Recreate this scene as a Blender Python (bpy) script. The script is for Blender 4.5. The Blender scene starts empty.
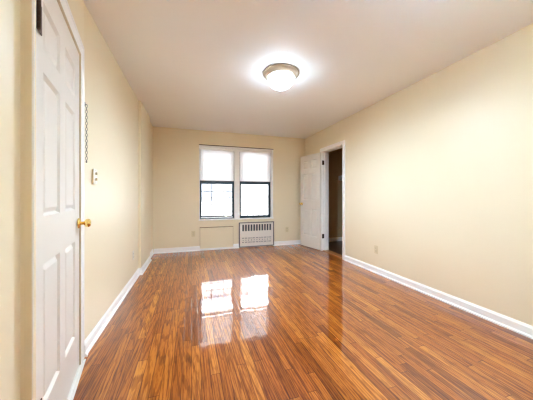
import bpy, bmesh, math, random
from mathutils import Vector, Matrix
R = math.radians
sc = bpy.context.scene
col = sc.collection
random.seed(7)

# ------------------------------------------------------------------ camera, world, lights, exposure
XL, XR, YB, H = -0.72, 2.55, 5.04, 2.47        # left wall, right wall, window wall, ceiling height
YF = -0.9                                      # wall behind the camera
cd = bpy.data.cameras.new('camera')
cd.sensor_width = 36.0
cd.lens = 236.5 / 533 * 36.0
cd.shift_y = -3.5 / 533
cd.clip_start = 0.02
cam = bpy.data.objects.new('camera', cd)
col.objects.link(cam)
cam.location = (0, 0, 1.11)
cam.rotation_euler = (R(90), 0, R(-17.58))
sc.camera = cam

SKY = 2.3
LAMP = 35.0          # watts of the bulb in the ceiling light
FILL_LAMP = 5.0    # watts of the added fill light, out of view
LAMP_COLOUR = (0.76, 1.0, 1.24)
GLOW, FILL_GLOW = 10.0, 50.0   # radiance of the lit bowls at their brightest
w = bpy.data.worlds.new('sky')
sc.world = w
w.use_nodes = True
w.node_tree.nodes['Background'].inputs['Color'].default_value = (0.93, 0.97, 1.0, 1)
w.node_tree.nodes['Background'].inputs['Strength'].default_value = SKY

def portal(name, x0, x1, z0, z1, y):
    l = bpy.data.lights.new(name, 'AREA')
    l.shape = 'RECTANGLE'; l.size = x1 - x0; l.size_y = z1 - z0
    l.cycles.is_portal = True
    o = bpy.data.objects.new(name, l); col.objects.link(o)
    o.location = ((x0 + x1) / 2, y, (z0 + z1) / 2)
    o.rotation_euler = (R(-90), 0, 0)
portal('daylight_portal', 0.13, 1.77, 0.6, 2.2, 5.30)

sc.view_settings.view_transform = 'Standard'
sc.view_settings.look = 'None'
sc.view_settings.gamma = 1.0
sc.view_settings.use_curve_mapping = False
sc.view_settings.exposure = 2.88
sc.cycles.use_denoising = True
sc.cycles.caustics_reflective = False
sc.cycles.caustics_refractive = False
sc.cycles.blur_glossy = 0.5
sc.cycles.filter_width = 1.3
sc.cycles.max_bounces = 12
sc.cycles.diffuse_bounces = 8
sc.cycles.transparent_max_bounces = 12
sc.cycles.sample_clamp_indirect = 8.0

# ------------------------------------------------------------------ materials
def srgb(r, g, b):
    f = lambda c: c / 12.92 if c <= 0.04045 else ((c + 0.055) / 1.055) ** 2.4
    return (f(r / 255), f(g / 255), f(b / 255), 1)

def new_mat(name):
    m = bpy.data.materials.new(name); m.use_nodes = True
    return m, m.node_tree, m.node_tree.nodes['Principled BSDF']

def set_in(b, **kw):
    for k, v in kw.items():
        b.inputs[k.replace('_', ' ')].default_value = v

def paint(name, c, rough=0.4, vary=0.02, bump=0.0, scale=60, spec=0.5, metal=0.0, coat=0.0):
    """plain procedural paint / metal: a faint noise in tone and an optional orange-peel bump"""
    m, t, b = new_mat(name)
    n, L = t.nodes, t.links
    tc = n.new('ShaderNodeTexCoord')
    ns = n.new('ShaderNodeTexNoise'); ns.inputs['Scale'].default_value = 3.0
    L.new(tc.outputs['Object'], ns.inputs['Vector'])
    mx = n.new('ShaderNodeMix'); mx.data_type = 'RGBA'
    c0 = tuple(max(0, x * (1 - vary)) for x in c[:3]) + (1,)
    c1 = tuple(min(1, x * (1 + vary)) for x in c[:3]) + (1,)
    mx.inputs[6].default_value = c0; mx.inputs[7].default_value = c1
    L.new(ns.outputs['Fac'], mx.inputs[0]); L.new(mx.outputs[2], b.inputs['Base Color'])
    set_in(b, Roughness=rough, Metallic=metal, Specular_IOR_Level=spec, Coat_Weight=coat)
    if bump:
        nb = n.new('ShaderNodeTexNoise'); nb.inputs['Scale'].default_value = scale
        nb.inputs['Detail'].default_value = 3
        L.new(tc.outputs['Object'], nb.inputs['Vector'])
        bp = n.new('ShaderNodeBump'); bp.inputs['Strength'].default_value = bump
        bp.inputs['Distance'].default_value = 0.004
        L.new(nb.outputs['Fac'], bp.inputs['Height']); L.new(bp.outputs['Normal'], b.inputs['Normal'])
    return m

M = {}
M['wall'] = paint('cream_wall_paint', srgb(236, 224, 195), 0.40, 0.015, 0.10, 90, 0.5)
M['ceiling'] = paint('ceiling_paint', srgb(244, 247, 249), 0.55, 0.012, 0.12, 60, 0.35)
M['white'] = paint('white_trim_paint', srgb(248, 248, 246), 0.30, 0.01, 0.03, 80)
M['door'] = paint('white_door_paint', srgb(230, 227, 219), 0.30, 0.01, 0.03, 80)
M['brass'] = paint('polished_brass', srgb(250, 222, 142), 0.18, 0.03, metal=1.0)
M['bronze'] = paint('dark_bronze', srgb(70, 52, 38), 0.35, 0.25, metal=0.8)
M['nickel'] = paint('brushed_nickel', srgb(214, 206, 190), 0.42, 0.05, metal=0.5)
M['steel'] = paint('steel_chain', srgb(150, 146, 140), 0.4, 0.05, metal=0.6)
M['sash'] = paint('dark_sash_aluminium', srgb(48, 66, 76), 0.4, 0.08, metal=0.3)
M['ivory'] = paint('ivory_plastic', srgb(222, 208, 170), 0.35, 0.02)
M['plate_white'] = paint('white_plastic', srgb(232, 228, 214), 0.35, 0.02)
M['dark'] = paint('dark_slot', srgb(40, 38, 38), 0.6, 0.1)
M['heater_frame'] = paint('grey_metal_frame', srgb(120, 114, 116), 0.4, 0.05, metal=0.3)
M['heater'] = paint('white_enamel', srgb(236, 230, 222), 0.35, 0.015)
M['heater_in'] = paint('heater_inside', srgb(84, 88, 98), 0.6, 0.2, metal=0.3)
M['panel'] = M['wall']
M['panel_edge'] = paint('brown_edge', srgb(150, 128, 98), 0.5, 0.05)  # brown stands for the shadow line round the access panel
M['strip'] = paint('tan_weatherstrip', srgb(204, 188, 160), 0.5, 0.03)
M['closet'] = paint('taupe_closet_paint', srgb(196, 172, 134), 0.5, 0.03, 0.1, 80)  # wall paint darkened, the unlit closet's shade put into the colour
M['closet_floor'] = paint('dark_stained_wood', srgb(74, 44, 28), 0.3, 0.3)  # closet shadow on the floor painted in as a darker wood
M['marble'] = paint('pale_marble', srgb(218, 214, 206), 0.25, 0.08)
M['guard'] = paint('guard_bar_paint', srgb(34, 34, 38), 0.5, 0.1)
M['facade'] = paint('pale_facade', srgb(204, 194, 192), 0.8, 0.05)
M['facade_trim'] = paint('facade_trim', srgb(160, 160, 170), 0.7, 0.05)
M['street'] = paint('street', srgb(190, 190, 188), 0.9, 0.1)
M['oak_saddle'] = paint('oak_saddle', srgb(176, 116, 66), 0.3, 0.12)

def frosted(name, glow):
    """thin frosted bowl glowing from the bulb inside it; part of the bulb's light passes straight through"""
    m, t, b = new_mat(name); n, L = t.nodes, t.links
    set_in(b, Base_Color=(0.6, 0.6, 0.58, 1), Roughness=0.3, Emission_Color=LAMP_COLOUR + (1,))
    tc = n.new('ShaderNodeTexCoord'); sp = n.new('ShaderNodeSeparateXYZ'); L.new(tc.outputs['Object'], sp.inputs[0])
    mr = n.new('ShaderNodeMapRange'); L.new(sp.outputs[2], mr.inputs[0])
    mr.inputs[1].default_value = -0.060; mr.inputs[2].default_value = -0.165
    pw = n.new('ShaderNodeMath'); pw.operation = 'POWER'; pw.inputs[1].default_value = 2.5; L.new(mr.outputs[0], pw.inputs[0])
    ma = n.new('ShaderNodeMath'); ma.operation = 'MULTIPLY_ADD'; L.new(pw.outputs[0], ma.inputs[0])
    ma.inputs[1].default_value = glow; ma.inputs[2].default_value = 0.9
    L.new(ma.outputs[0], b.inputs['Emission Strength'])
    tr = n.new('ShaderNodeBsdfTransparent')
    mx = n.new('ShaderNodeMixShader'); mx.inputs[0].default_value = 0.35
    L.new(tr.outputs[0], mx.inputs[1]); L.new(b.outputs[0], mx.inputs[2])
    L.new(mx.outputs[0], n['Material Output'].inputs['Surface'])
    return m
M['bowl'] = frosted('lit_frosted_glass', GLOW)
M['bowl_entry'] = frosted('lit_frosted_glass_entry', FILL_GLOW)

def glass_mat():
    m, t, b = new_mat('window_glass'); n, L = t.nodes, t.links
    n.remove(b)
    out = n['Material Output']
    tr = n.new('ShaderNodeBsdfTransparent'); tr.inputs['Color'].default_value = (0.95, 0.97, 0.98, 1)
    gl = n.new('ShaderNodeBsdfGlossy'); gl.inputs['Roughness'].default_value = 0.02
    fr = n.new('ShaderNodeFresnel'); fr.inputs['IOR'].default_value = 1.45
    mx = n.new('ShaderNodeMixShader')
    L.new(fr.outputs[0], mx.inputs[0]); L.new(tr.outputs[0], mx.inputs[1]); L.new(gl.outputs[0], mx.inputs[2])
    L.new(mx.outputs[0], out.inputs['Surface'])
    return m
M['glass'] = glass_mat()

def blind_mat():
    m, t, b = new_mat('white_blind_slat'); n, L = t.nodes, t.links
    n.remove(b)
    out = n['Material Output']
    df = n.new('ShaderNodeBsdfDiffuse'); df.inputs['Color'].default_value = (0.88, 0.88, 0.88, 1)
    tl = n.new('ShaderNodeBsdfTranslucent'); tl.inputs['Color'].default_value = (0.86, 0.88, 0.90, 1)
    mx = n.new('ShaderNodeMixShader'); mx.inputs[0].default_value = 0.18
    L.new(df.outputs[0], mx.inputs[1]); L.new(tl.outputs[0], mx.inputs[2])
    L.new(mx.outputs[0], out.inputs['Surface'])
    return m
M['slat'] = blind_mat()

def oak_floor():
    """strip oak: 57 mm boards running towards the window, random lengths, each board its own tone, glossy varnish"""
    m, t, b = new_mat('varnished_oak_strips'); n, L = t.nodes, t.links
    def math_(op, a, bb=None, c=None):
        q = n.new('ShaderNodeMath'); q.operation = op
        for i, v in enumerate((a, bb, c)):
            if v is None: continue
            if isinstance(v, (int, float)): q.inputs[i].default_value = v
            else: L.new(v, q.inputs[i])
        return q.outputs[0]
    def white(v):
        q = n.new('ShaderNodeTexWhiteNoise'); q.noise_dimensions = '2D'
        L.new(v, q.inputs['Vector']); return q
    def comb(x, y, z=0.0):
        q = n.new('ShaderNodeCombineXYZ')
        for i, v in enumerate((x, y, z)):
            if isinstance(v, (int, float)): q.inputs[i].default_value = v
            else: L.new(v, q.inputs[i])
        return q.outputs[0]
    tc = n.new('ShaderNodeTexCoord')
    sp = n.new('ShaderNodeSeparateXYZ'); L.new(tc.outputs['Object'], sp.inputs[0])
    x, y = sp.outputs[0], sp.outputs[1]
    W = 0.057
    xs = math_('DIVIDE', x, W)
    row = math_('FLOOR', xs)
    fx = math_('FRACT', xs)
    wr = white(comb(row, 3.7))
    sep = n.new('ShaderNodeSeparateColor'); L.new(wr.outputs['Color'], sep.inputs[0])
    length = math_('MULTIPLY_ADD', sep.outputs[0], 0.75, 0.55)
    off = math_('MULTIPLY', sep.outputs[1], 7.0)
    ys = math_('ADD', math_('DIVIDE', y, length), off)
    plank = math_('FLOOR', ys); fy = math_('FRACT', ys)
    wp = white(comb(row, plank))
    tone = wp.outputs['Value']
    sp2 = n.new('ShaderNodeSeparateColor'); L.new(wp.outputs['Color'], sp2.inputs[0])
    # grain, stretched along the board and shifted per board
    gv = comb(math_('MULTIPLY_ADD', x, 55.0, math_('MULTIPLY', tone, 40.0)),
              math_('MULTIPLY_ADD', y, 2.6, math_('MULTIPLY', sp2.outputs[1], 30.0)))
    g1 = n.new('ShaderNodeTexNoise'); g1.inputs['Scale'].default_value = 1.0
    g1.inputs['Detail'].default_value = 4; g1.inputs['Distortion'].default_value = 0.9
    L.new(gv, g1.inputs['Vector'])
    gv2 = comb(math_('MULTIPLY_ADD', x, 105.0, math_('MULTIPLY', tone, 90.0)), math_('MULTIPLY', y, 12.0))
    g2 = n.new('ShaderNodeTexNoise'); g2.inputs['Scale'].default_value = 1.0; g2.inputs['Detail'].default_value = 3; g2.inputs['Distortion'].default_value = 0.6
    L.new(gv2, g2.inputs['Vector'])
    # cathedral figure
    wv = n.new('ShaderNodeTexWave'); wv.wave_type = 'RINGS'; wv.rings_direction = 'Z'
    wv.inputs['Scale'].default_value = 0.55; wv.inputs['Distortion'].default_value = 5.0
    wv.inputs['Detail'].default_value = 2.0; wv.inputs['Detail Scale'].default_value = 1.2
    gv3 = comb(math_('MULTIPLY_ADD', x, 40.0, math_('MULTIPLY', sp2.outputs[2], 50.0)),
               math_('MULTIPLY_ADD', y, 2.2, math_('MULTIPLY', sp2.outputs[0], 30.0)))
    L.new(gv3, wv.inputs['Vector'])
    cr = n.new('ShaderNodeValToRGB'); e = cr.color_ramp
    e.elements[0].position = 0.0; e.elements[0].color = srgb(146, 74, 14)
    e.elements[1].position = 1.0; e.elements[1].color = srgb(212, 132, 46)
    for pos, c in ((0.25, (174, 94, 24)), (0.6, (184, 104, 29)), (0.85, (196, 116, 36))):
        q = e.elements.new(pos); q.color = srgb(*c)
    L.new(tone, cr.inputs[0])
    def darken(colr, fac, amount, tint):
        mx = n.new('ShaderNodeMix'); mx.data_type = 'RGBA'; mx.blend_type = 'MULTIPLY'
        L.new(math_('MULTIPLY', fac, amount), mx.inputs[0]); L.new(colr, mx.inputs[6]); mx.inputs[7].default_value = tint
        return mx.outputs[2]
    def smooth(v, a, bb):
        q = n.new('ShaderNodeMapRange'); q.interpolation_type = 'SMOOTHSTEP'
        L.new(v, q.inputs[0]); q.inputs[1].default_value = a; q.inputs[2].default_value = bb
        return q.outputs[0]
    c = darken(cr.outputs[0], smooth(g1.outputs['Fac'], 0.47, 0.64), 0.85, (0.50, 0.38, 0.28, 1))
    c = darken(c, smooth(wv.outputs['Fac'], 0.66, 0.88), 0.7, (0.50, 0.38, 0.28, 1))
    c = darken(c, smooth(g2.outputs['Fac'], 0.48, 0.66), 0.6, (0.50, 0.38, 0.28, 1))
    # joints
    ex = math_('MINIMUM', fx, math_('SUBTRACT', 1.0, fx))
    ey = math_('MULTIPLY', math_('MINIMUM', fy, math_('SUBTRACT', 1.0, fy)), math_('DIVIDE', length, W))
    ed = math_('MINIMUM', ex, ey)
    gap = math_('SUBTRACT', 1.0, smooth(ed, 0.015, 0.065))
    c = darken(c, gap, 0.75, (0.32, 0.22, 0.15, 1))
    L.new(c, b.inputs['Base Color'])
    set_in(b, Roughness=0.4, Specular_IOR_Level=0.1, Coat_Weight=1.0, Coat_Roughness=0.04, Coat_IOR=1.75)
    # slightly cupped boards and ripples in the varnish
    tilt = math_('MULTIPLY', math_('MULTIPLY', math_('SUBTRACT', sp2.outputs[1], 0.5), fx), 2.2)
    rip = n.new('ShaderNodeTexNoise'); rip.inputs['Scale'].default_value = 1.0; rip.inputs['Detail'].default_value = 2
    L.new(comb(math_('MULTIPLY', x, 22.0), math_('MULTIPLY', y, 5.0)), rip.inputs['Vector'])
    hgt = math_('ADD', math_('ADD', math_('MULTIPLY', rip.outputs['Fac'], 1.0), tilt), math_('MULTIPLY', gap, -0.25))
    bp = n.new('ShaderNodeBump'); bp.inputs['Strength'].default_value = 0.35; bp.inputs['Distance'].default_value = 0.0012
    L.new(hgt, bp.inputs['Height'])
    L.new(bp.outputs['Normal'], b.inputs['Coat Normal'])
    L.new(bp.outputs['Normal'], b.inputs['Normal'])
    return m
M['floor'] = oak_floor()

# ------------------------------------------------------------------ helpers
def bx(bm, x0, x1, y0, y1, z0, z1):
    vs = [bm.verts.new((x, y, z)) for x in (x0, x1) for y in (y0, y1) for z in (z0, z1)]
    for f in ((0, 1, 3, 2), (4, 6, 7, 5), (0, 4, 5, 1), (2, 3, 7, 6), (0, 2, 6, 4), (1, 5, 7, 3)):
        bm.faces.new([vs[i] for i in f])
    return vs

def boxes(*bs):
    bm = bmesh.new()
    for b in bs: bx(bm, *b)
    return bm

def obj(name, bm, m, parent=None, bevel=0.0, smooth=False, loc=None, rotz=None):
    bmesh.ops.recalc_face_normals(bm, faces=bm.faces)
    me = bpy.data.meshes.new(name); bm.to_mesh(me); bm.free()
    me.materials.append(M[m] if isinstance(m, str) else m)
    if smooth:
        for p in me.polygons: p.use_smooth = True
    o = bpy.data.objects.new(name, me); col.objects.link(o)
    if parent: o.parent = parent
    if loc: o.location = loc
    if rotz is not None: o.rotation_euler = (0, 0, rotz)
    if bevel:
        md = o.modifiers.new('bevel', 'BEVEL'); md.width = bevel; md.segments = 2; md.limit_method = 'ANGLE'
    return o

def tag(o, label, cat, group=None, kind=None):
    o['label'] = label; o['category'] = cat
    if group: o['group'] = group
    if kind: o['kind'] = kind
    return o

def empty(name, loc, label, cat, rotz=0.0, group=None, kind=None):
    o = bpy.data.objects.new(name, None); col.objects.link(o)
    o.empty_display_size = 0.1
    o.location = loc; o.rotation_euler = (0, 0, rotz)
    return tag(o, label, cat, group, kind)

def lathe(profile, seg=48, M4=None):
    """profile: (radius, z) pairs spun round z"""
    bm = bmesh.new(); rings = []
    for r, z in profile:
        if r < 1e-6: rings.append([bm.verts.new((0, 0, z))])
        else: rings.append([bm.verts.new((r * math.cos(2 * math.pi * i / seg), r * math.sin(2 * math.pi * i / seg), z)) for i in range(seg)])
    for a, b in zip(rings, rings[1:]):
        for i in range(seg):
            j = (i + 1) % seg
            if len(a) == 1 and len(b) == 1: continue
            if len(a) == 1: bm.faces.new((a[0], b[j], b[i]))
            elif len(b) == 1: bm.faces.new((a[i], a[j], b[0]))
            else: bm.faces.new((a[i], a[j], b[j], b[i]))
    if M4: bmesh.ops.transform(bm, matrix=M4, verts=bm.verts)
    return bm

def holed_plate(xs, zs, y0, y1, hole):
    """plate in the xz plane, cells (i, j) for which hole(i, j) is true are left open"""
    bm = bmesh.new()
    nx, nz = len(xs) - 1, len(zs) - 1
    V = {}
    def v(i, j, k):
        if (i, j, k) not in V: V[(i, j, k)] = bm.verts.new((xs[i], (y0, y1)[k], zs[j]))
        return V[(i, j, k)]
    solid = lambda i, j: 0 <= i < nx and 0 <= j < nz and not hole(i, j)
    for i in range(nx):
        for j in range(nz):
            if not solid(i, j): continue
            bm.faces.new((v(i, j, 0), v(i + 1, j, 0), v(i + 1, j + 1, 0), v(i, j + 1, 0)))
            bm.faces.new((v(i, j, 1), v(i, j + 1, 1), v(i + 1, j + 1, 1), v(i + 1, j, 1)))
            for di, dj, e in ((-1, 0, ((i, j), (i, j + 1))), (1, 0, ((i + 1, j), (i + 1, j + 1))), (0, -1, ((i, j), (i + 1, j))), (0, 1, ((i, j + 1), (i + 1, j + 1)))):
                if not solid(i + di, j + dj):
                    (a, b), (c, d) = e
                    bm.faces.new((v(a, b, 0), v(c, d, 0), v(c, d, 1), v(a, b, 1)))
    return bm

def sweep(profile, path, z0=0.0):
    """profile (offset from wall, height) swept along a floor path; the offset is to the right of the path direction"""
    bm = bmesh.new(); n = len(path); rings = []
    P = [Vector(p) for p in path]
    for i, p in enumerate(P):
        d0 = (P[i] - P[i - 1]).normalized() if i else None
        d1 = (P[i + 1] - P[i]).normalized() if i < n - 1 else None
        d0 = d0 or d1; d1 = d1 or d0
        n0 = Vector((d0.y, -d0.x)); n1 = Vector((d1.y, -d1.x))
        mt = (n0 + n1).normalized(); k = 1.0 / max(0.3, mt.dot(n0))
        rings.append([bm.verts.new((p.x + mt.x * k * o, p.y + mt.y * k * o, z0 + h)) for o, h in profile])
    m = len(profile)
    for a, b in zip(rings, rings[1:]):
        for i in range(m):
            j = (i + 1) % m
            bm.faces.new((a[i], a[j], b[j], b[i]))
    bm.faces.new(rings[0]); bm.faces.new(rings[-1])
    return bm

BASE = [(0.0, 0.0), (0.024, 0.0), (0.024, 0.012), (0.013, 0.022), (0.013, 0.074), (0.008, 0.084), (0.004, 0.094), (0.0, 0.094)]

# ------------------------------------------------------------------ room shell
T = 0.14
A11 = R(11)
t11 = math.tan(A11)
def door_line(Y): return -0.712 + t11 * (1.932 - Y)          # x of the angled wall that carries the near door
YJ = 1.932 + (0.72 - 0.712) / t11                            # where it meets the left wall
YN = 1.056                                                 # where it ends beside the camera
XN = -0.572                                               # near wall face

fl = obj('floor', boxes((XL - 0.3, XR + 1.5, YF - 0.2, YB + 0.05, -0.10, 0.0)), 'floor')
tag(fl, 'glossy orange-brown oak strip floor running towards the window', 'floor', kind='structure')
ce = obj('ceiling', boxes((XL - 0.3, XR + 1.5, YF - 0.2, YB + 0.25, H, H + 0.12)), 'ceiling')
tag(ce, 'off-white painted ceiling over the whole room', 'ceiling', kind='structure')

# left wall with its pilaster, the angled piece round the near door and the near stub
wl = obj('wall_left', boxes((XL - T, XL, YJ, YB + 0.25, 0, H)), 'wall')
tag(wl, 'cream left wall beyond the near door, with the light switch on it', 'wall', kind='structure')
pil = obj('wall_left_pilaster', boxes((XL, -0.685, 3.74, 4.50, 0, H)), 'wall', bevel=0.004)
tag(pil, 'shallow cream pilaster on the left wall near the window corner', 'pilaster', kind='structure')
# the near door: frame coordinate along the angled wall, s = 0 at the far casing edge
S_FREE, S_HINGE, Z_TOP = 0.098, 0.864, 2.032
JF, JN = S_FREE - 0.007, S_HINGE + 0.003                   # clear jamb faces
def on_line(s, off=0.0):                                   # world xy at distance s back from the far casing edge, off = into the room
    d = Vector((math.sin(A11), -math.cos(A11)))            # towards the camera
    nrm = Vector((math.cos(A11), math.sin(A11)))
    p = Vector((-0.712, 1.932)) + d * s + nrm * off
    return p
frame_rot = R(101)                                         # local +x runs away from the camera, local -y faces the room
def frame_empty_loc(): p = on_line(S_HINGE); return (p.x, p.y, 0)
# local x for the frame objects = S_HINGE - s
LX = lambda s: S_HINGE - s
s_end = (1.932 - YN) / math.cos(A11)
s_beg = (1.932 - YJ) / math.cos(A11)
wa = obj('wall_left_angled', boxes(
    (LX(s_end), LX(JN + 0.018), 0.0, T, 0, H),
    (LX(JF - 0.018), LX(s_beg), 0.0, T, 0, H),
    (LX(JN + 0.018), LX(JF - 0.018), 0.0, T, Z_TOP + 0.025, H)), 'wall', loc=frame_empty_loc(), rotz=frame_rot)
tag(wa, 'cream wall angled slightly into the room around the near white door', 'wall', kind='structure')
ns = obj('wall_left_near', boxes((XN - 0.35, XN, YF, YN + 0.01, 0, H)), 'wall')
tag(ns, 'cream wall at the left edge of the picture, in front of the near door', 'wall', kind='structure')
p0 = on_line(s_end)
st = obj('trim_1', boxes((XN - 0.03, p0.x + 0.004, YN - 0.004, YN + 0.016, 0, H)), 'wall', bevel=0.002)
tag(st, 'narrow cream-painted return strip between the near wall and the white door', 'trim', kind='structure')

# right wall with the closet opening
D0, D1, DH = 3.585, 4.255, 2.018
wr = obj('wall_right', boxes((XR, XR + T, YF, D0 - 0.018, 0, H), (XR, XR + T, D1 + 0.018, YB + 0.25, 0, H), (XR, XR + T, D0 - 0.018, D1 + 0.018, DH + 0.018, H)), 'wall')
tag(wr, 'long cream right wall with the closet doorway', 'wall', kind='structure')
# window wall
WX0, WX1, WZ0, WZ1 = 0.150, 1.748, 0.628, 2.165
HX0, HX1, HZ1 = 0.985, 1.752, 0.54                           # recess of the heater
wb = obj('wall_back', boxes(
    (XL - T, WX0, YB, YB + 0.25, 0, H), (WX1, XR + T, YB, YB + 0.25, 0, H),
    (WX0, WX1, YB, YB + 0.25, WZ1, H), (WX0, HX0, YB, YB + 0.25, 0, WZ0),
    (HX0, WX1, YB, YB + 0.25, HZ1, WZ0), (HX0, WX1, YB + 0.14, YB + 0.25, 0, HZ1)), 'wall')
tag(wb, 'cream end wall holding the double window', 'wall', kind='structure')
wf = obj('wall_front', boxes((XN - 0.35, XR + T, YF - T, YF, 0, H)), 'wall')
tag(wf, 'cream wall behind the camera', 'wall', kind='structure')

# closet behind the right wall
CX, CY0, CY1 = 3.78, 3.05, 5.06
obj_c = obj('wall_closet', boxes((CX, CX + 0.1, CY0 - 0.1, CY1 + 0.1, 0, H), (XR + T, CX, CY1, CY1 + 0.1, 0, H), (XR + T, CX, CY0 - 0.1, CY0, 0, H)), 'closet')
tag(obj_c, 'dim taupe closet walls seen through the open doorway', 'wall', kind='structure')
b = obj('baseboard_closet', sweep(BASE, [(XR + T, CY1), (CX, CY1), (CX, CY0)], 0.006), 'white')
tag(b, 'white baseboard inside the dark closet', 'baseboard', kind='structure')

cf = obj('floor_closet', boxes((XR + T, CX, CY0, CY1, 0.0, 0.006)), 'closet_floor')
tag(cf, 'dark wood floor inside the closet', 'floor', kind='structure')

# baseboards
b = obj('baseboard_left', sweep(BASE, [tuple(on_line(-0.002)), (XL, YJ), (XL, 3.74), (-0.685, 3.74), (-0.685, 4.50), (XL, 4.50), (XL, YB)]), 'white')
tag(b, 'white baseboard along the left wall, stepping round the pilaster', 'baseboard', kind='structure')
bm = sweep(BASE, [(XL + 0.024, YB), (0.165, YB)])
for seg in ([(0.846, YB), (0.968, YB)], [(1.77, YB), (XR, YB)]):
    b2 = sweep(BASE, seg); me = bpy.data.meshes.new('tmp'); b2.to_mesh(me); b2.free(); bm.from_mesh(me); bpy.data.meshes.remove(me)
b = obj('baseboard_back', bm, 'white')
tag(b, 'white baseboard under the window wall, broken by panel and heater', 'baseboard', kind='structure')
bm = sweep(BASE, [(XR, YB - 0.024), (XR, D1 + 0.078)])
b2 = sweep(BASE, [(XR, D0 - 0.078), (XR, YF)]); me = bpy.data.meshes.new('tmp'); b2.to_mesh(me); b2.free(); bm.from_mesh(me); bpy.data.meshes.remove(me)
b = obj('baseboard_right', bm, 'white')
tag(b, 'long white baseboard along the right wall', 'baseboard', kind='structure')

# ------------------------------------------------------------------ door casings
def casing_xz(bm, x0, x1, ztop, wdt, y0, y1, zbot=0.0):
    """mitred casing round an opening x0..x1, front at y0 (room side), back y1; stepped face"""
    prof = [(0.0, 0.006), (0.006, 0.0), (wdt * 0.72, -0.004 + 0.0), (wdt * 0.8, -0.007), (wdt - 0.004, -0.007), (wdt, -0.003)]
    # profile: (outwards from opening, y offset from y0)
    path = [(x0, zbot, -1, 0), (x0, ztop, -1, 1), (x1, ztop, 1, 1), (x1, zbot, 1, 0)]
    rings = []
    for px, pz, ox, oz in path:
        rings.append([bm.verts.new((px + ox * o, y0 + yo, pz + oz * o)) for o, yo in prof] +
                     [bm.verts.new((px + ox * wdt, y1, pz + oz * wdt)), bm.verts.new((px, y1, pz))])
    m = len(rings[0])
    for a, b in zip(rings, rings[1:]):
        for i in range(m):
            j = (i + 1) % m
            bm.faces.new((a[i], a[j], b[j], b[i]))
    bm.faces.new(rings[0]); bm.faces.new(rings[-1])
    return bm

# near door casing: a flat frame almost flush with the door (local frame: +x away from camera, -y to the room)
x0, x1 = LX(JN), LX(JF)
CW, CN = 0.088, 0.030
bm = bmesh.new()
rings = []
for px, pz, kx, kz in ((x0, 0.0, -CN, 0), (x0, Z_TOP + 0.010, -CN, CW), (x1, Z_TOP + 0.010, CW, CW), (x1, 0.0, CW, 0)):
    prof = [(0.0, 0.003), (0.05, -0.004), (0.80, -0.005), (0.86, -0.009), (0.97, -0.009), (1.0, -0.005), (1.0, 0.0), (0.0, 0.012)]
    rings.append([bm.verts.new((px + kx * o, yo if kx > 0 or kz else min(yo, 0.0) * 0.2 if o else 0.0, pz + kz * o)) for o, yo in prof])
for a, b in zip(rings, rings[1:]):
    for i in range(len(a)):
        j = (i + 1) % len(a)
        bm.faces.new((a[i], a[j], b[j], b[i]))
tr = obj('trim_2', bm, 'white', loc=frame_empty_loc(), rotz=frame_rot)
tag(tr, 'white mitred casing around the near left door', 'door casing', kind='structure')
jb = obj('jamb', boxes((x0 - 0.018, x0, 0.0, T, 0, Z_TOP + 0.024), (x1, x1 + 0.018, 0.0, T, 0, Z_TOP + 0.024), (x0, x1, 0.0, T, Z_TOP + 0.006, Z_TOP + 0.024),
                       (x1 - 0.010, x1, 0.055, 0.075, 0.02, Z_TOP + 0.006), (x0, x0 + 0.01, 0.055, 0.075, 0.02, Z_TOP + 0.006)), 'white')
jb.parent = tr

ws = obj('weatherstrip', boxes((x1 - 0.006, x1 + 0.001, -0.005, 0.012, 0.012, Z_TOP + 0.010), (x0, x1 - 0.006, -0.005, 0.012, Z_TOP + 0.003, Z_TOP + 0.011)), 'strip', tr)  # tan strip stands in for the shadow gap round the slab
ws['label'] = 'thin tan strip between door and casing'

# closet casing on the right wall; local frame rotated so that -y faces the room (-x world)
def right_frame(y): return (XR, y, 0)
# local x = -(world y - D1): rotation -90 deg -> local +x -> world -y, local -y -> world -x
bm = bmesh.new()
casing_xz(bm, 0.0 - 0.006, (D1 - D0) + 0.006, DH + 0.006, 0.07, -0.014, 0.0)
tr = obj('trim_3', bm, 'white', loc=right_frame(D1), rotz=R(-90))
tag(tr, 'white casing around the closet doorway in the right wall', 'door casing', kind='structure')
jb = obj('jamb', boxes((-0.018, 0.0, 0.0, T, 0, DH + 0.018), (D1 - D0, D1 - D0 + 0.018, 0.0, T, 0, DH + 0.018), (0.0, D1 - D0, 0.0, T, DH, DH + 0.018),
                       (0.0, 0.012, 0.045, 0.085, 0, DH), (D1 - D0 - 0.012, D1 - D0, 0.045, 0.085, 0, DH), (0.012, D1 - D0 - 0.012, 0.045, 0.085, DH - 0.012, DH)), 'white')
jb.parent = tr
sd = obj('saddle', boxes((0.0, D1 - D0, 0.0, T, 0.0, 0.012)), 'oak_saddle', bevel=0.004)
sd.parent = tr; sd['label'] = 'varnished oak doorway saddle'

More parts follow.
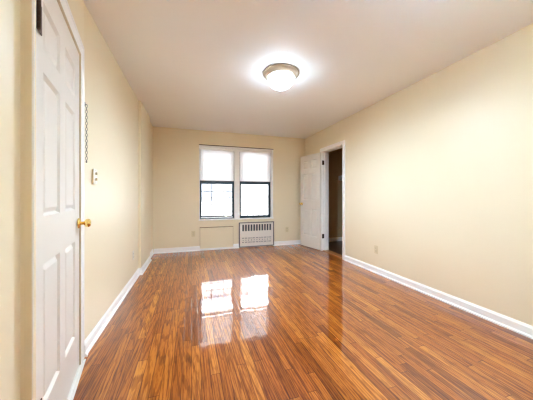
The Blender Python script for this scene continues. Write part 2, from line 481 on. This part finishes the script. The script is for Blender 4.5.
# ------------------------------------------------------------------ six-panel doors
def six_panel(width, height, thick, cols, rows):
    xs = sorted({0.0, width, *[v for c in cols for v in c]})
    zs = sorted({0.0, height, *[v for r in rows for v in r]})
    bm = bmesh.new(); F = {}; Bk = {}
    for i, x in enumerate(xs):
        for j, z in enumerate(zs):
            F[i, j] = bm.verts.new((x, 0, z)); Bk[i, j] = bm.verts.new((x, thick, z))
    isp = lambda i, j: any(abs(xs[i] - c[0]) < 1e-6 for c in cols) and any(abs(zs[j] - r[0]) < 1e-6 for r in rows)
    pan = []
    nx, nz = len(xs) - 1, len(zs) - 1
    for i in range(nx):
        for j in range(nz):
            f = bm.faces.new((F[i, j], F[i + 1, j], F[i + 1, j + 1], F[i, j + 1]))
            g = bm.faces.new((Bk[i, j], Bk[i, j + 1], Bk[i + 1, j + 1], Bk[i + 1, j]))
            if isp(i, j): pan += [f, g]
    for i in range(nx):
        bm.faces.new((F[i, 0], Bk[i, 0], Bk[i + 1, 0], F[i + 1, 0])); bm.faces.new((F[i, nz], F[i + 1, nz], Bk[i + 1, nz], Bk[i, nz]))
    for j in range(nz):
        bm.faces.new((F[0, j], F[0, j + 1], Bk[0, j + 1], Bk[0, j])); bm.faces.new((F[nx, j], Bk[nx, j], Bk[nx, j + 1], F[nx, j + 1]))
    bmesh.ops.recalc_face_normals(bm, faces=bm.faces)
    bmesh.ops.inset_individual(bm, faces=pan, thickness=0.014, depth=-0.015)
    bmesh.ops.inset_individual(bm, faces=pan, thickness=0.006, depth=0.0)
    bmesh.ops.inset_individual(bm, faces=pan, thickness=0.026, depth=0.012)
    return bm

KNOB = [(0.0, 0.066), (0.012, 0.0655), (0.021, 0.062), (0.0265, 0.055), (0.0275, 0.048), (0.025, 0.040), (0.018, 0.034), (0.011, 0.030), (0.010, 0.014)]
ROSE = [(0.010, 0.014), (0.020, 0.013), (0.029, 0.009), (0.0325, 0.004), (0.0325, 0.0)]
def knob(parent, x, z, y, sgn, mat='brass'):
    """door knob on axis +-y; the rosette is its child"""
    rot = Matrix.Translation((x, y, z)) @ Matrix.Rotation(R(90 if sgn < 0 else -90), 4, 'X')
    k = obj('knob', lathe(KNOB, 32, rot), mat, parent, smooth=True)
    obj('rosette', lathe(ROSE, 32, rot), mat, k, smooth=True)
    return k

def hinge_bm(x, y, z, h, leafw, leafy, sgn=1):
    """barrel at x,y with its knuckles, and a leaf lying towards +x*sgn at leafy"""
    bm = bmesh.new(); n = 5
    for k in range(n):
        z0 = z - h / 2 + h * k / n + 0.0008; z1 = z - h / 2 + h * (k + 1) / n - 0.0008
        g = lathe([(0, z0), (0.0068, z0), (0.0068, z1), (0, z1)], 16, Matrix.Translation((x, y, 0)))
        me = bpy.data.meshes.new('tmp'); g.to_mesh(me); g.free(); bm.from_mesh(me); bpy.data.meshes.remove(me)
    for zz in (z - h / 2 - 0.004, z + h / 2):
        g = lathe([(0, zz), (0.005, zz), (0.005, zz + 0.004), (0, zz + 0.004)], 12, Matrix.Translation((x, y, 0)))
        me = bpy.data.meshes.new('tmp'); g.to_mesh(me); g.free(); bm.from_mesh(me); bpy.data.meshes.remove(me)
    a, b_ = sorted((x, x + sgn * leafw))
    bx(bm, a, b_, leafy - 0.0015, leafy + 0.0015, z - h / 2, z + h / 2)
    return bm

ROWS = [(0.256, 0.837), (1.030, 1.612), (1.708, 1.898)]
# near left door, closed in its frame, hinges on the camera side
W1 = S_HINGE - S_FREE
d1 = empty('door_1', frame_empty_loc(), 'tall white six-panel door with a brass knob at the left edge', 'door', rotz=frame_rot, kind='structure')
obj('slab', six_panel(W1, Z_TOP - 0.012, 0.035, [(0.100, 0.333), (0.432, 0.648)], [(a - 0.012, b_ - 0.012) for a, b_ in ROWS]), 'door', d1, loc=(0, 0.004, 0.012))
knob(d1, W1 - 0.050, 0.940, 0.0, -1)
for z in (1.792, 0.268):
    obj('hinge', hinge_bm(0.012, -0.007, z, 0.112, 0.050, -0.0012), 'bronze', d1)
th = obj('trim_4', boxes((x0, x1 + 0.06, -0.022, -0.004, 0.0, 0.007), (x0, x1 + 0.004, -0.012, 0.010, 0.0, 0.0115)), 'marble', loc=frame_empty_loc(), rotz=frame_rot, bevel=0.002)
tag(th, 'thin pale threshold strip under the near left door', 'threshold', kind='structure')

# closet door, swung open almost flat against the right wall
dx, dy = 2.37 - 2.505, 4.909 - 4.27
ang = math.atan2(dy, dx)
W2 = 0.655
d2 = empty('door_2', (2.505 + 0.035 * math.sin(ang), 4.27 - 0.035 * math.cos(ang), 0), 'white six-panel closet door standing open against the right wall', 'door', rotz=ang, kind='structure')
obj('slab', six_panel(W2, 2.0, 0.035, [(0.095, 0.285), (0.37, 0.56)], [(a - 0.01, b_ - 0.015) for a, b_ in ROWS]), 'door', d2, loc=(0, 0, 0.012))
knob(d2, W2 - 0.055, 0.945, 0.035, 1)
knob(d2, W2 - 0.055, 0.945, 0.0, -1)
for z in (1.80, 0.30):
    h = bmesh.new()
    g = lathe([(0, z - 0.047), (0.0065, z - 0.047), (0.0065, z + 0.047), (0, z + 0.047)], 16, Matrix.Translation((-0.006, -0.004, 0)))
    me = bpy.data.meshes.new('tmp'); g.to_mesh(me); g.free(); h.from_mesh(me); bpy.data.meshes.remove(me)
    obj('hinge', h, 'bronze', d2)
    # leaf let into the jamb face
    lf = obj('hinge_leaf', boxes((-0.002, 0.0025, -0.012, 0.034, z - 0.045, z + 0.045)), 'bronze', tr)
    lf['label'] = 'dark bronze hinge leaf'

# ------------------------------------------------------------------ window
YW = 5.14                                                  # plane of the lower sashes
UL, UR = (WX0 + 0.010, 0.886), (1.000, WX1 - 0.030)
lin = obj('trim_5', boxes(
    (WX0 - 0.004, WX0 + 0.010, YB - 0.008, YB + 0.2, WZ0 - 0.01, WZ1), (WX1 - 0.030, WX1 + 0.006, YB - 0.008, YB + 0.2, WZ0 - 0.01, WZ1),
    (WX0 + 0.010, WX1 - 0.030, YB - 0.008, YB + 0.2, WZ1 - 0.028, WZ1),
    (0.886, 1.000, YB + 0.05, YB + 0.215, WZ0, WZ1 - 0.028), (0.915, 0.971, YB + 0.035, YB + 0.05, WZ0, WZ1 - 0.028)), 'white', bevel=0.002)
tag(lin, 'white frame and centre mullion of the double window', 'window frame', kind='structure')
sl = obj('window_sill', boxes((WX0 - 0.012, WX1 + 0.014, YB - 0.014, YB + 0.005, WZ0 - 0.016, WZ0 + 0.008), (WX0, WX1, YB, YB + 0.24, WZ0 - 0.0, WZ0 + 0.008)), 'white', lin, bevel=0.003)
hd = obj('head_moulding', boxes((WX0 - 0.006, WX1 + 0.008, YB - 0.014, YB + 0.01, WZ1, WZ1 + 0.014)), 'bronze', lin)  # thin brown line along the top of the opening
hd['label'] = 'thin brown strip above the window'

def sash(name, x0, x1, z0, z1, y, side, top, bot, parent):
    bm = boxes((x0, x0 + side, y, y + 0.035, z0, z1), (x1 - side, x1, y, y + 0.035, z0, z1),
               (x0 + side, x1 - side, y, y + 0.035, z1 - top, z1), (x0 + side, x1 - side, y, y + 0.035, z0, z0 + bot))
    s = obj(name, bm, 'sash', parent, bevel=0.003)
    obj('glass_pane', boxes((x0 + side - 0.004, x1 - side + 0.004, y + 0.014, y + 0.019, z0 + bot - 0.004, z1 - top + 0.004)), 'glass', s)
    return s
for k, (x0_, x1_) in enumerate((UL, UR)):
    wn = empty('window_%d' % (k + 1), ((x0_ + x1_) / 2, YW, WZ0), ('left' if k == 0 else 'right') + ' half of the double window, dark lower sash under a white blind', 'window', kind='structure')
    ox, oz = -(x0_ + x1_) / 2, -WZ0
    X0, X1 = x0_ + ox, x1_ + ox
    lift = 0.036 if k == 0 else 0.004
    zt = 1.414 - WZ0
    obj('outer_frame', boxes((X0, X0 + 0.016, 0.0, 0.1, 0, 1.5), (X1 - 0.016, X1, 0.0, 0.1, 0, 1.5), (X0 + 0.016, X1 - 0.016, 0.0, 0.1, 0.008, 0.026)), 'sash', wn)
    ls = sash('lower_sash', X0 + 0.008, X1 - 0.008, 0.026 + lift * 0.4, zt, 0.004, 0.036, 0.038, 0.034, wn)
    if k == 0:
        g = obj('lift_strip', boxes((X0 + 0.03, X1 - 0.03, -0.004, 0.004, 0.034, 0.050)), 'white', ls); g['label'] = 'white strip along the sash bottom rail'
    obj('sash_lock', boxes((-0.03, 0.03, -0.012, 0.006, zt, zt + 0.012), (-0.004, 0.026, -0.02, -0.004, zt + 0.008, zt + 0.018)), 'sash', ls)
    sash('upper_sash', X0 + 0.008, X1 - 0.008, zt - 0.01, 1.5, 0.045, 0.036, 0.038, 0.034, wn)

# blinds
def blind(x0, x1, label):
    zt, zb = WZ1 - 0.030, 1.432
    r = empty('window_blind', ((x0 + x1) / 2, YB + 0.075, zt), label, 'blind', group='white blinds in the double window')
    hw = (x1 - x0) / 2 - 0.006
    obj('headrail', boxes((-hw, hw, -0.022, 0.020, -0.040, 0.0)), 'white', r, bevel=0.002)
    bm = bmesh.new(); n = 33; drop = zt - zb
    for i in range(n):
        z = -0.052 - (drop - 0.075) * i / (n - 1)
        c, s = math.cos(R(66)), math.sin(R(66)); wd = 0.0125
        mid = 0.0016
        pts = [(-wd * c, z - wd * s), (-mid * s, z + mid * c), (wd * c, z + wd * s)]
        for (ya, za), (yb_, zb_) in zip(pts, pts[1:]):
            v = [bm.verts.new(q) for q in ((-hw + 0.004, ya, za), (hw - 0.004, ya, za), (hw - 0.004, yb_, zb_), (-hw + 0.004, yb_, zb_))]
            bm.faces.new(v)
    obj('slats', bm, 'slat', r)
    obj('bottom_rail', boxes((-hw, hw, -0.012, 0.012, -drop, -drop + 0.014)), 'heater_frame', r, bevel=0.002)
    for lx in (-hw + 0.09, hw - 0.09):
        obj('ladder_cord', boxes((lx - 0.0012, lx + 0.0012, -0.0145, -0.013, -drop + 0.01, -0.04)), 'white', r)
    wand = obj('tilt_wand', lathe([(0, -0.62), (0.004, -0.62), (0.004, -0.045), (0, -0.045)], 10, Matrix.Translation((-hw + 0.05, -0.026, 0))), 'white', r, smooth=True)
    return r
blind(WX0 + 0.010, 0.886, 'white slatted blind lowered halfway in the left half of the window')
blind(1.000, WX1 - 0.030, 'white slatted blind lowered halfway in the right half of the window')

# window guards outside
def guard(x0, x1, nv, zs, label):
    r = empty('window_guard', ((x0 + x1) / 2, YB + 0.222, 0.66), label, 'window guard', group='guards outside the double window')
    z0, z1 = 0.0, zs[-1] - 0.66
    for i in range(nv):
        x = (x0 - x1) / 2 + (x1 - x0) * (i) / (nv - 1)
        obj('upright', boxes((x - 0.007, x + 0.007, -0.007, 0.007, z0, z1)), 'guard', r)
    for z in zs:
        obj('crossbar', boxes(((x0 - x1) / 2 - 0.009, (x1 - x0) / 2 + 0.009, -0.007, 0.007, z - 0.668, z - 0.652)), 'guard', r)
guard(WX0 + 0.009, 0.930, 4, [0.66, 0.78, 0.93, 1.08, 1.22, 1.40], 'dark bar guard of wide cells behind the left lower sash')
guard(0.958, WX1 - 0.009, 7, [0.66, 0.87, 1.10], 'low dark bar guard of narrow cells behind the right lower sash')

# ------------------------------------------------------------------ heater, access panel
ht = empty('wall_heater', ((HX0 + HX1) / 2, YB, 0.0), 'white metal wall heater with a slotted front under the right window', 'heater')
hw = (HX1 - HX0) / 2
obj('frame', boxes((-hw - 0.016, -hw + 0.008, -0.030, 0.0, 0.012, HZ1 + 0.012), (hw - 0.008, hw + 0.016, -0.030, 0.0, 0.012, HZ1 + 0.012),
                   (-hw + 0.008, hw - 0.008, -0.030, 0.0, HZ1 - 0.008, HZ1 + 0.012), (-hw + 0.008, hw - 0.008, -0.030, 0.0, 0.012, 0.034)), 'heater_frame', ht, bevel=0.002)
xs = [-hw + 0.008]
pitch = 0.0615; xw0 = -pitch * 5.0 - 0.017
slot_cols = []
for i in range(11):
    a = -pitch * 5 + pitch * i
    for q in ((a - 0.020, a - 0.004), (a + 0.004, a + 0.020)):
        pass
    slot_cols.append((a - 0.019, a + 0.019))
for i, (a, b_) in enumerate(slot_cols): xs += [a, (a * 2 + b_) / 3, (a + 2 * b_) / 3, b_]
xs.append(hw - 0.008)
zs = [0.034, 0.105, 0.130, 0.150, 0.175, 0.195, 0.220, 0.235, 0.250, 0.36, 0.500, HZ1 - 0.008]
def hole(i, j):
    q = (i - 1) % 4                      # 0..2 inside a slot column, 3 between
    incol = 1 <= i < len(xs) - 2 and q < 3
    if j == 9: return incol
    if j in (1, 5): return incol and q != 1
    if j == 3: return incol and q == 1
    return False
obj('front_panel', holed_plate(xs, zs, -0.026, -0.020, hole), 'heater', ht)
bk = obj('inner_case', boxes((-hw + 0.002, hw - 0.002, 0.06, 0.07, 0.012, HZ1 - 0.004)), 'heater_in', ht); bk['label'] = 'dark interior behind the slots'
fins = bmesh.new()
for i in range(24):
    x = -hw + 0.03 + (2 * hw - 0.06) * i / 23
    bx(fins, x - 0.001, x + 0.001, 0.0, 0.055, 0.10, 0.30)
obj('fins', fins, 'heater_in', ht)

ap = empty('access_panel', (0.5045, YB, 0.0), 'cream-painted access panel in the wall under the left window', 'panel')
obj('board', boxes((-0.338, 0.338, -0.014, 0.0, 0.040, 0.466)), 'panel', ap, bevel=0.003)
obj('rim', boxes((-0.345, 0.345, -0.022, 0.0, 0.466, 0.478), (-0.343, -0.338, -0.012, 0.0, 0.040, 0.466), (0.338, 0.343, -0.012, 0.0, 0.040, 0.466)), 'panel_edge', ap)['label'] = 'thin brown edge strip'
kb = obj('kick_strip', boxes((-0.345, 0.345, -0.020, 0.0, 0.0, 0.040)), 'white', ap, bevel=0.003); kb['label'] = 'white strip at the floor'

# ------------------------------------------------------------------ switch, outlets
def plate_base(w_, h_, d_=0.006):
    return boxes((-w_ / 2, w_ / 2, -d_, 0.0, -h_ / 2, h_ / 2))
def outlet(loc, rotz, label, mat='ivory'):
    r = empty('wall_outlet', loc, label, 'outlet', rotz=rotz, group='power outlets low on the walls')
    obj('cover_plate', plate_base(0.072, 0.117), mat, r, bevel=0.003)
    for dz in (-0.020, 0.020):
        so = obj('socket', boxes((-0.017, 0.017, -0.009, -0.004, dz - 0.0145, dz + 0.0145)), mat, r, bevel=0.002)
        obj('slots', boxes((-0.0075, -0.0052, -0.0096, -0.0085, dz - 0.003, dz + 0.007), (0.0052, 0.0075, -0.0096, -0.0085, dz - 0.003, dz + 0.007), (-0.002, 0.002, -0.0096, -0.0085, dz - 0.011, dz - 0.007)), 'dark', so)
    obj('screw', lathe([(0, 0.0012), (0.003, 0.0008), (0.003, 0)], 12, Matrix.Translation((0, -0.006, 0)) @ Matrix.Rotation(R(90), 4, 'X')), 'nickel', r)
outlet((0.033, YB, 0.351), 0, 'cream outlet on the window wall, left of the access panel')
outlet((2.09, YB, 0.352), 0, 'cream outlet on the window wall, between heater and open closet door')
outlet((XR, 2.785, 0.343), R(-90), 'ivory outlet low on the long right wall')
outlet((XL, 3.426, 0.352), R(90), 'pale outlet low on the left wall, just before the pilaster', 'plate_white')

sw = empty('light_switch', (XL, 2.135, 1.264), 'ivory light switch with two toggles on the left wall beside the near door', 'light switch', rotz=R(90))
obj('back_box', boxes((-0.030, 0.030, -0.010, 0.0, -0.052, 0.052)), 'ivory', sw)
obj('cover_plate', boxes((-0.036, 0.036, -0.015, -0.010, -0.058, 0.058)), 'plate_white', sw, bevel=0.002)
for dz in (-0.022, 0.022):
    obj('toggle', boxes((-0.006, 0.006, -0.028, -0.014, dz - 0.010, dz + 0.010)), 'ivory', sw, bevel=0.002)
for dz in (-0.048, 0.048):
    obj('screw', lathe([(0, 0.0015), (0.0032, 0.001), (0.0032, 0)], 12, Matrix.Translation((0, -0.015, dz)) @ Matrix.Rotation(R(90), 4, 'X')), 'nickel', sw)

# door chain hanging beside the casing
pc = on_line(-0.008, 0.004)
ch = bmesh.new()
def link(cz, flat):
    seg, ring = 14, 6; a_, b_, r_ = 0.0062, 0.0120, 0.0018
    vs = []
    for i in range(seg):
        t = 2 * math.pi * i / seg
        cx, cz_ = a_ * math.cos(t), b_ * math.sin(t)
        nx, nz = math.cos(t) , math.sin(t)
        row = []
        for j in range(ring):
            u = 2 * math.pi * j / ring
            x_, y_, z_ = cx + r_ * math.cos(u) * nx, r_ * math.sin(u), cz_ + r_ * math.cos(u) * nz
            row.append(ch.verts.new((x_, y_, cz + z_) if flat else (y_, x_, cz + z_)))
        vs.append(row)
    for i in range(seg):
        for j in range(ring):
            ch.faces.new((vs[i][j], vs[(i + 1) % seg][j], vs[(i + 1) % seg][(j + 1) % ring], vs[i][(j + 1) % ring]))
nl = 19
for i in range(nl): link(-0.012 - i * 0.0205, i % 2 == 0)
cr_ = empty('door_chain', (-0.706, 1.972, 1.76), 'thin steel door chain hanging beside the near door casing', 'chain')
obj('links', ch, 'steel', cr_, smooth=True)
obj('anchor_plate', boxes((-0.014, -0.008, -0.008, 0.008, -0.010, 0.014), (-0.010, 0.003, -0.003, 0.003, -0.006, 0.0)), 'steel', cr_, bevel=0.001)
obj('end_knob', lathe([(0, 0.0), (0.004, -0.002), (0.005, -0.010), (0.004, -0.018), (0, -0.020)], 14, Matrix.Translation((0, 0, -0.012 - nl * 0.0205 + 0.008))), 'steel', cr_, smooth=True)

# ------------------------------------------------------------------ ceiling lamp
def ceiling_lamp(x, y, watts, bowl, label):
    r = empty('ceiling_light', (x, y, H), label, 'ceiling light', group=None)
    obj('ring', lathe([(0.0, 0.0), (0.190, 0.0), (0.198, -0.005), (0.199, -0.012), (0.194, -0.018), (0.188, -0.019), (0.185, -0.027), (0.176, -0.031), (0.158, -0.050), (0.150, -0.054), (0.145, -0.050), (0.145, -0.03), (0.0, -0.03)], 64), 'nickel', r, smooth=True)
    prof = [(0.1445, -0.044)]
    for k in range(1, 15):
        a = k / 14 * math.pi / 2
        prof.append((0.146 * math.cos(a) if k < 14 else 0.0, -0.056 - 0.114 * math.sin(a)))
    obj('glass_bowl', lathe(prof, 48), bowl, r, smooth=True)
    ld = bpy.data.lights.new('bulb', 'SPOT'); ld.energy = watts; ld.color = LAMP_COLOUR
    ld.spot_size = R(178); ld.spot_blend = 0.8; ld.shadow_soft_size = 0.05
    lo = bpy.data.objects.new('bulb', ld); col.objects.link(lo); lo.parent = r; lo.location = (0, 0, -0.085)
    fin = obj('finial', lathe([(0.0, -0.166), (0.010, -0.168), (0.012, -0.173), (0.006, -0.178), (0.0085, -0.184), (0.007, -0.190), (0.0, -0.194)], 20), 'bronze', r, smooth=True)
ceiling_lamp(0.942, 2.443, LAMP, 'bowl', 'round flush ceiling light, lit white glass bowl in a nickel ring')
ceiling_lamp(1.35, 0.72, FILL_LAMP, 'bowl_entry', 'second lit flush ceiling light near the entrance, outside the picture')  # unseen fixture added as fill to brighten the room

# ------------------------------------------------------------------ closet shelf and rod
cs = empty('closet_shelf', (CX, CY1, 1.60), 'narrow closet shelf with hanging rod in the dark closet', 'shelf')
obj('board', boxes((-0.30, 0.0, -1.9, 0.0, 0.0, 0.02)), 'white', cs)
obj('rod', lathe([(0, -1.9), (0.014, -1.9), (0.014, 0), (0, 0)], 16, Matrix.Translation((-0.26, 0, -0.06)) @ Matrix.Rotation(R(-90), 4, 'X')), 'nickel', cs, smooth=True)
obj('cleat', boxes((-0.30, 0.0, -0.02, 0.0, -0.09, 0.0)), 'white', cs)

# ------------------------------------------------------------------ outside: street and pale apartment building
sg = obj('ground', boxes((-30, 40, 5.6, 60, -6.2, -6.0)), 'street')
tag(sg, 'grey street outside the window', 'street', kind='structure')
ab = empty('apartment_building', (3.0, 17.0, -6.0), 'pale apartment building across the street, washed out beyond the window', 'building')
obj('wall', boxes((-14, 1.0, 0.0, 6, 0, 12.0), (1.0, 14, 2.0, 8, 0, 9.6)), 'facade', ab)
for ix in range(-4, 1):
    for iz in range(4):
        x, z = ix * 1.7 - 0.2, 1.5 + iz * 2.6
        f = obj('window', boxes((x - 0.5, x + 0.5, -0.06, 0.02, z, z + 1.5)), 'facade_trim', ab)
        obj('pane', boxes((x - 0.42, x + 0.42, -0.075, -0.055, z + 0.08, z + 1.42)), 'glass', f)
obj('cornice', boxes((-14.1, 1.1, -0.2, 0.1, 11.8, 12.1), (1.0, 14.1, 1.8, 2.1, 9.5, 9.8)), 'facade_trim', ab)
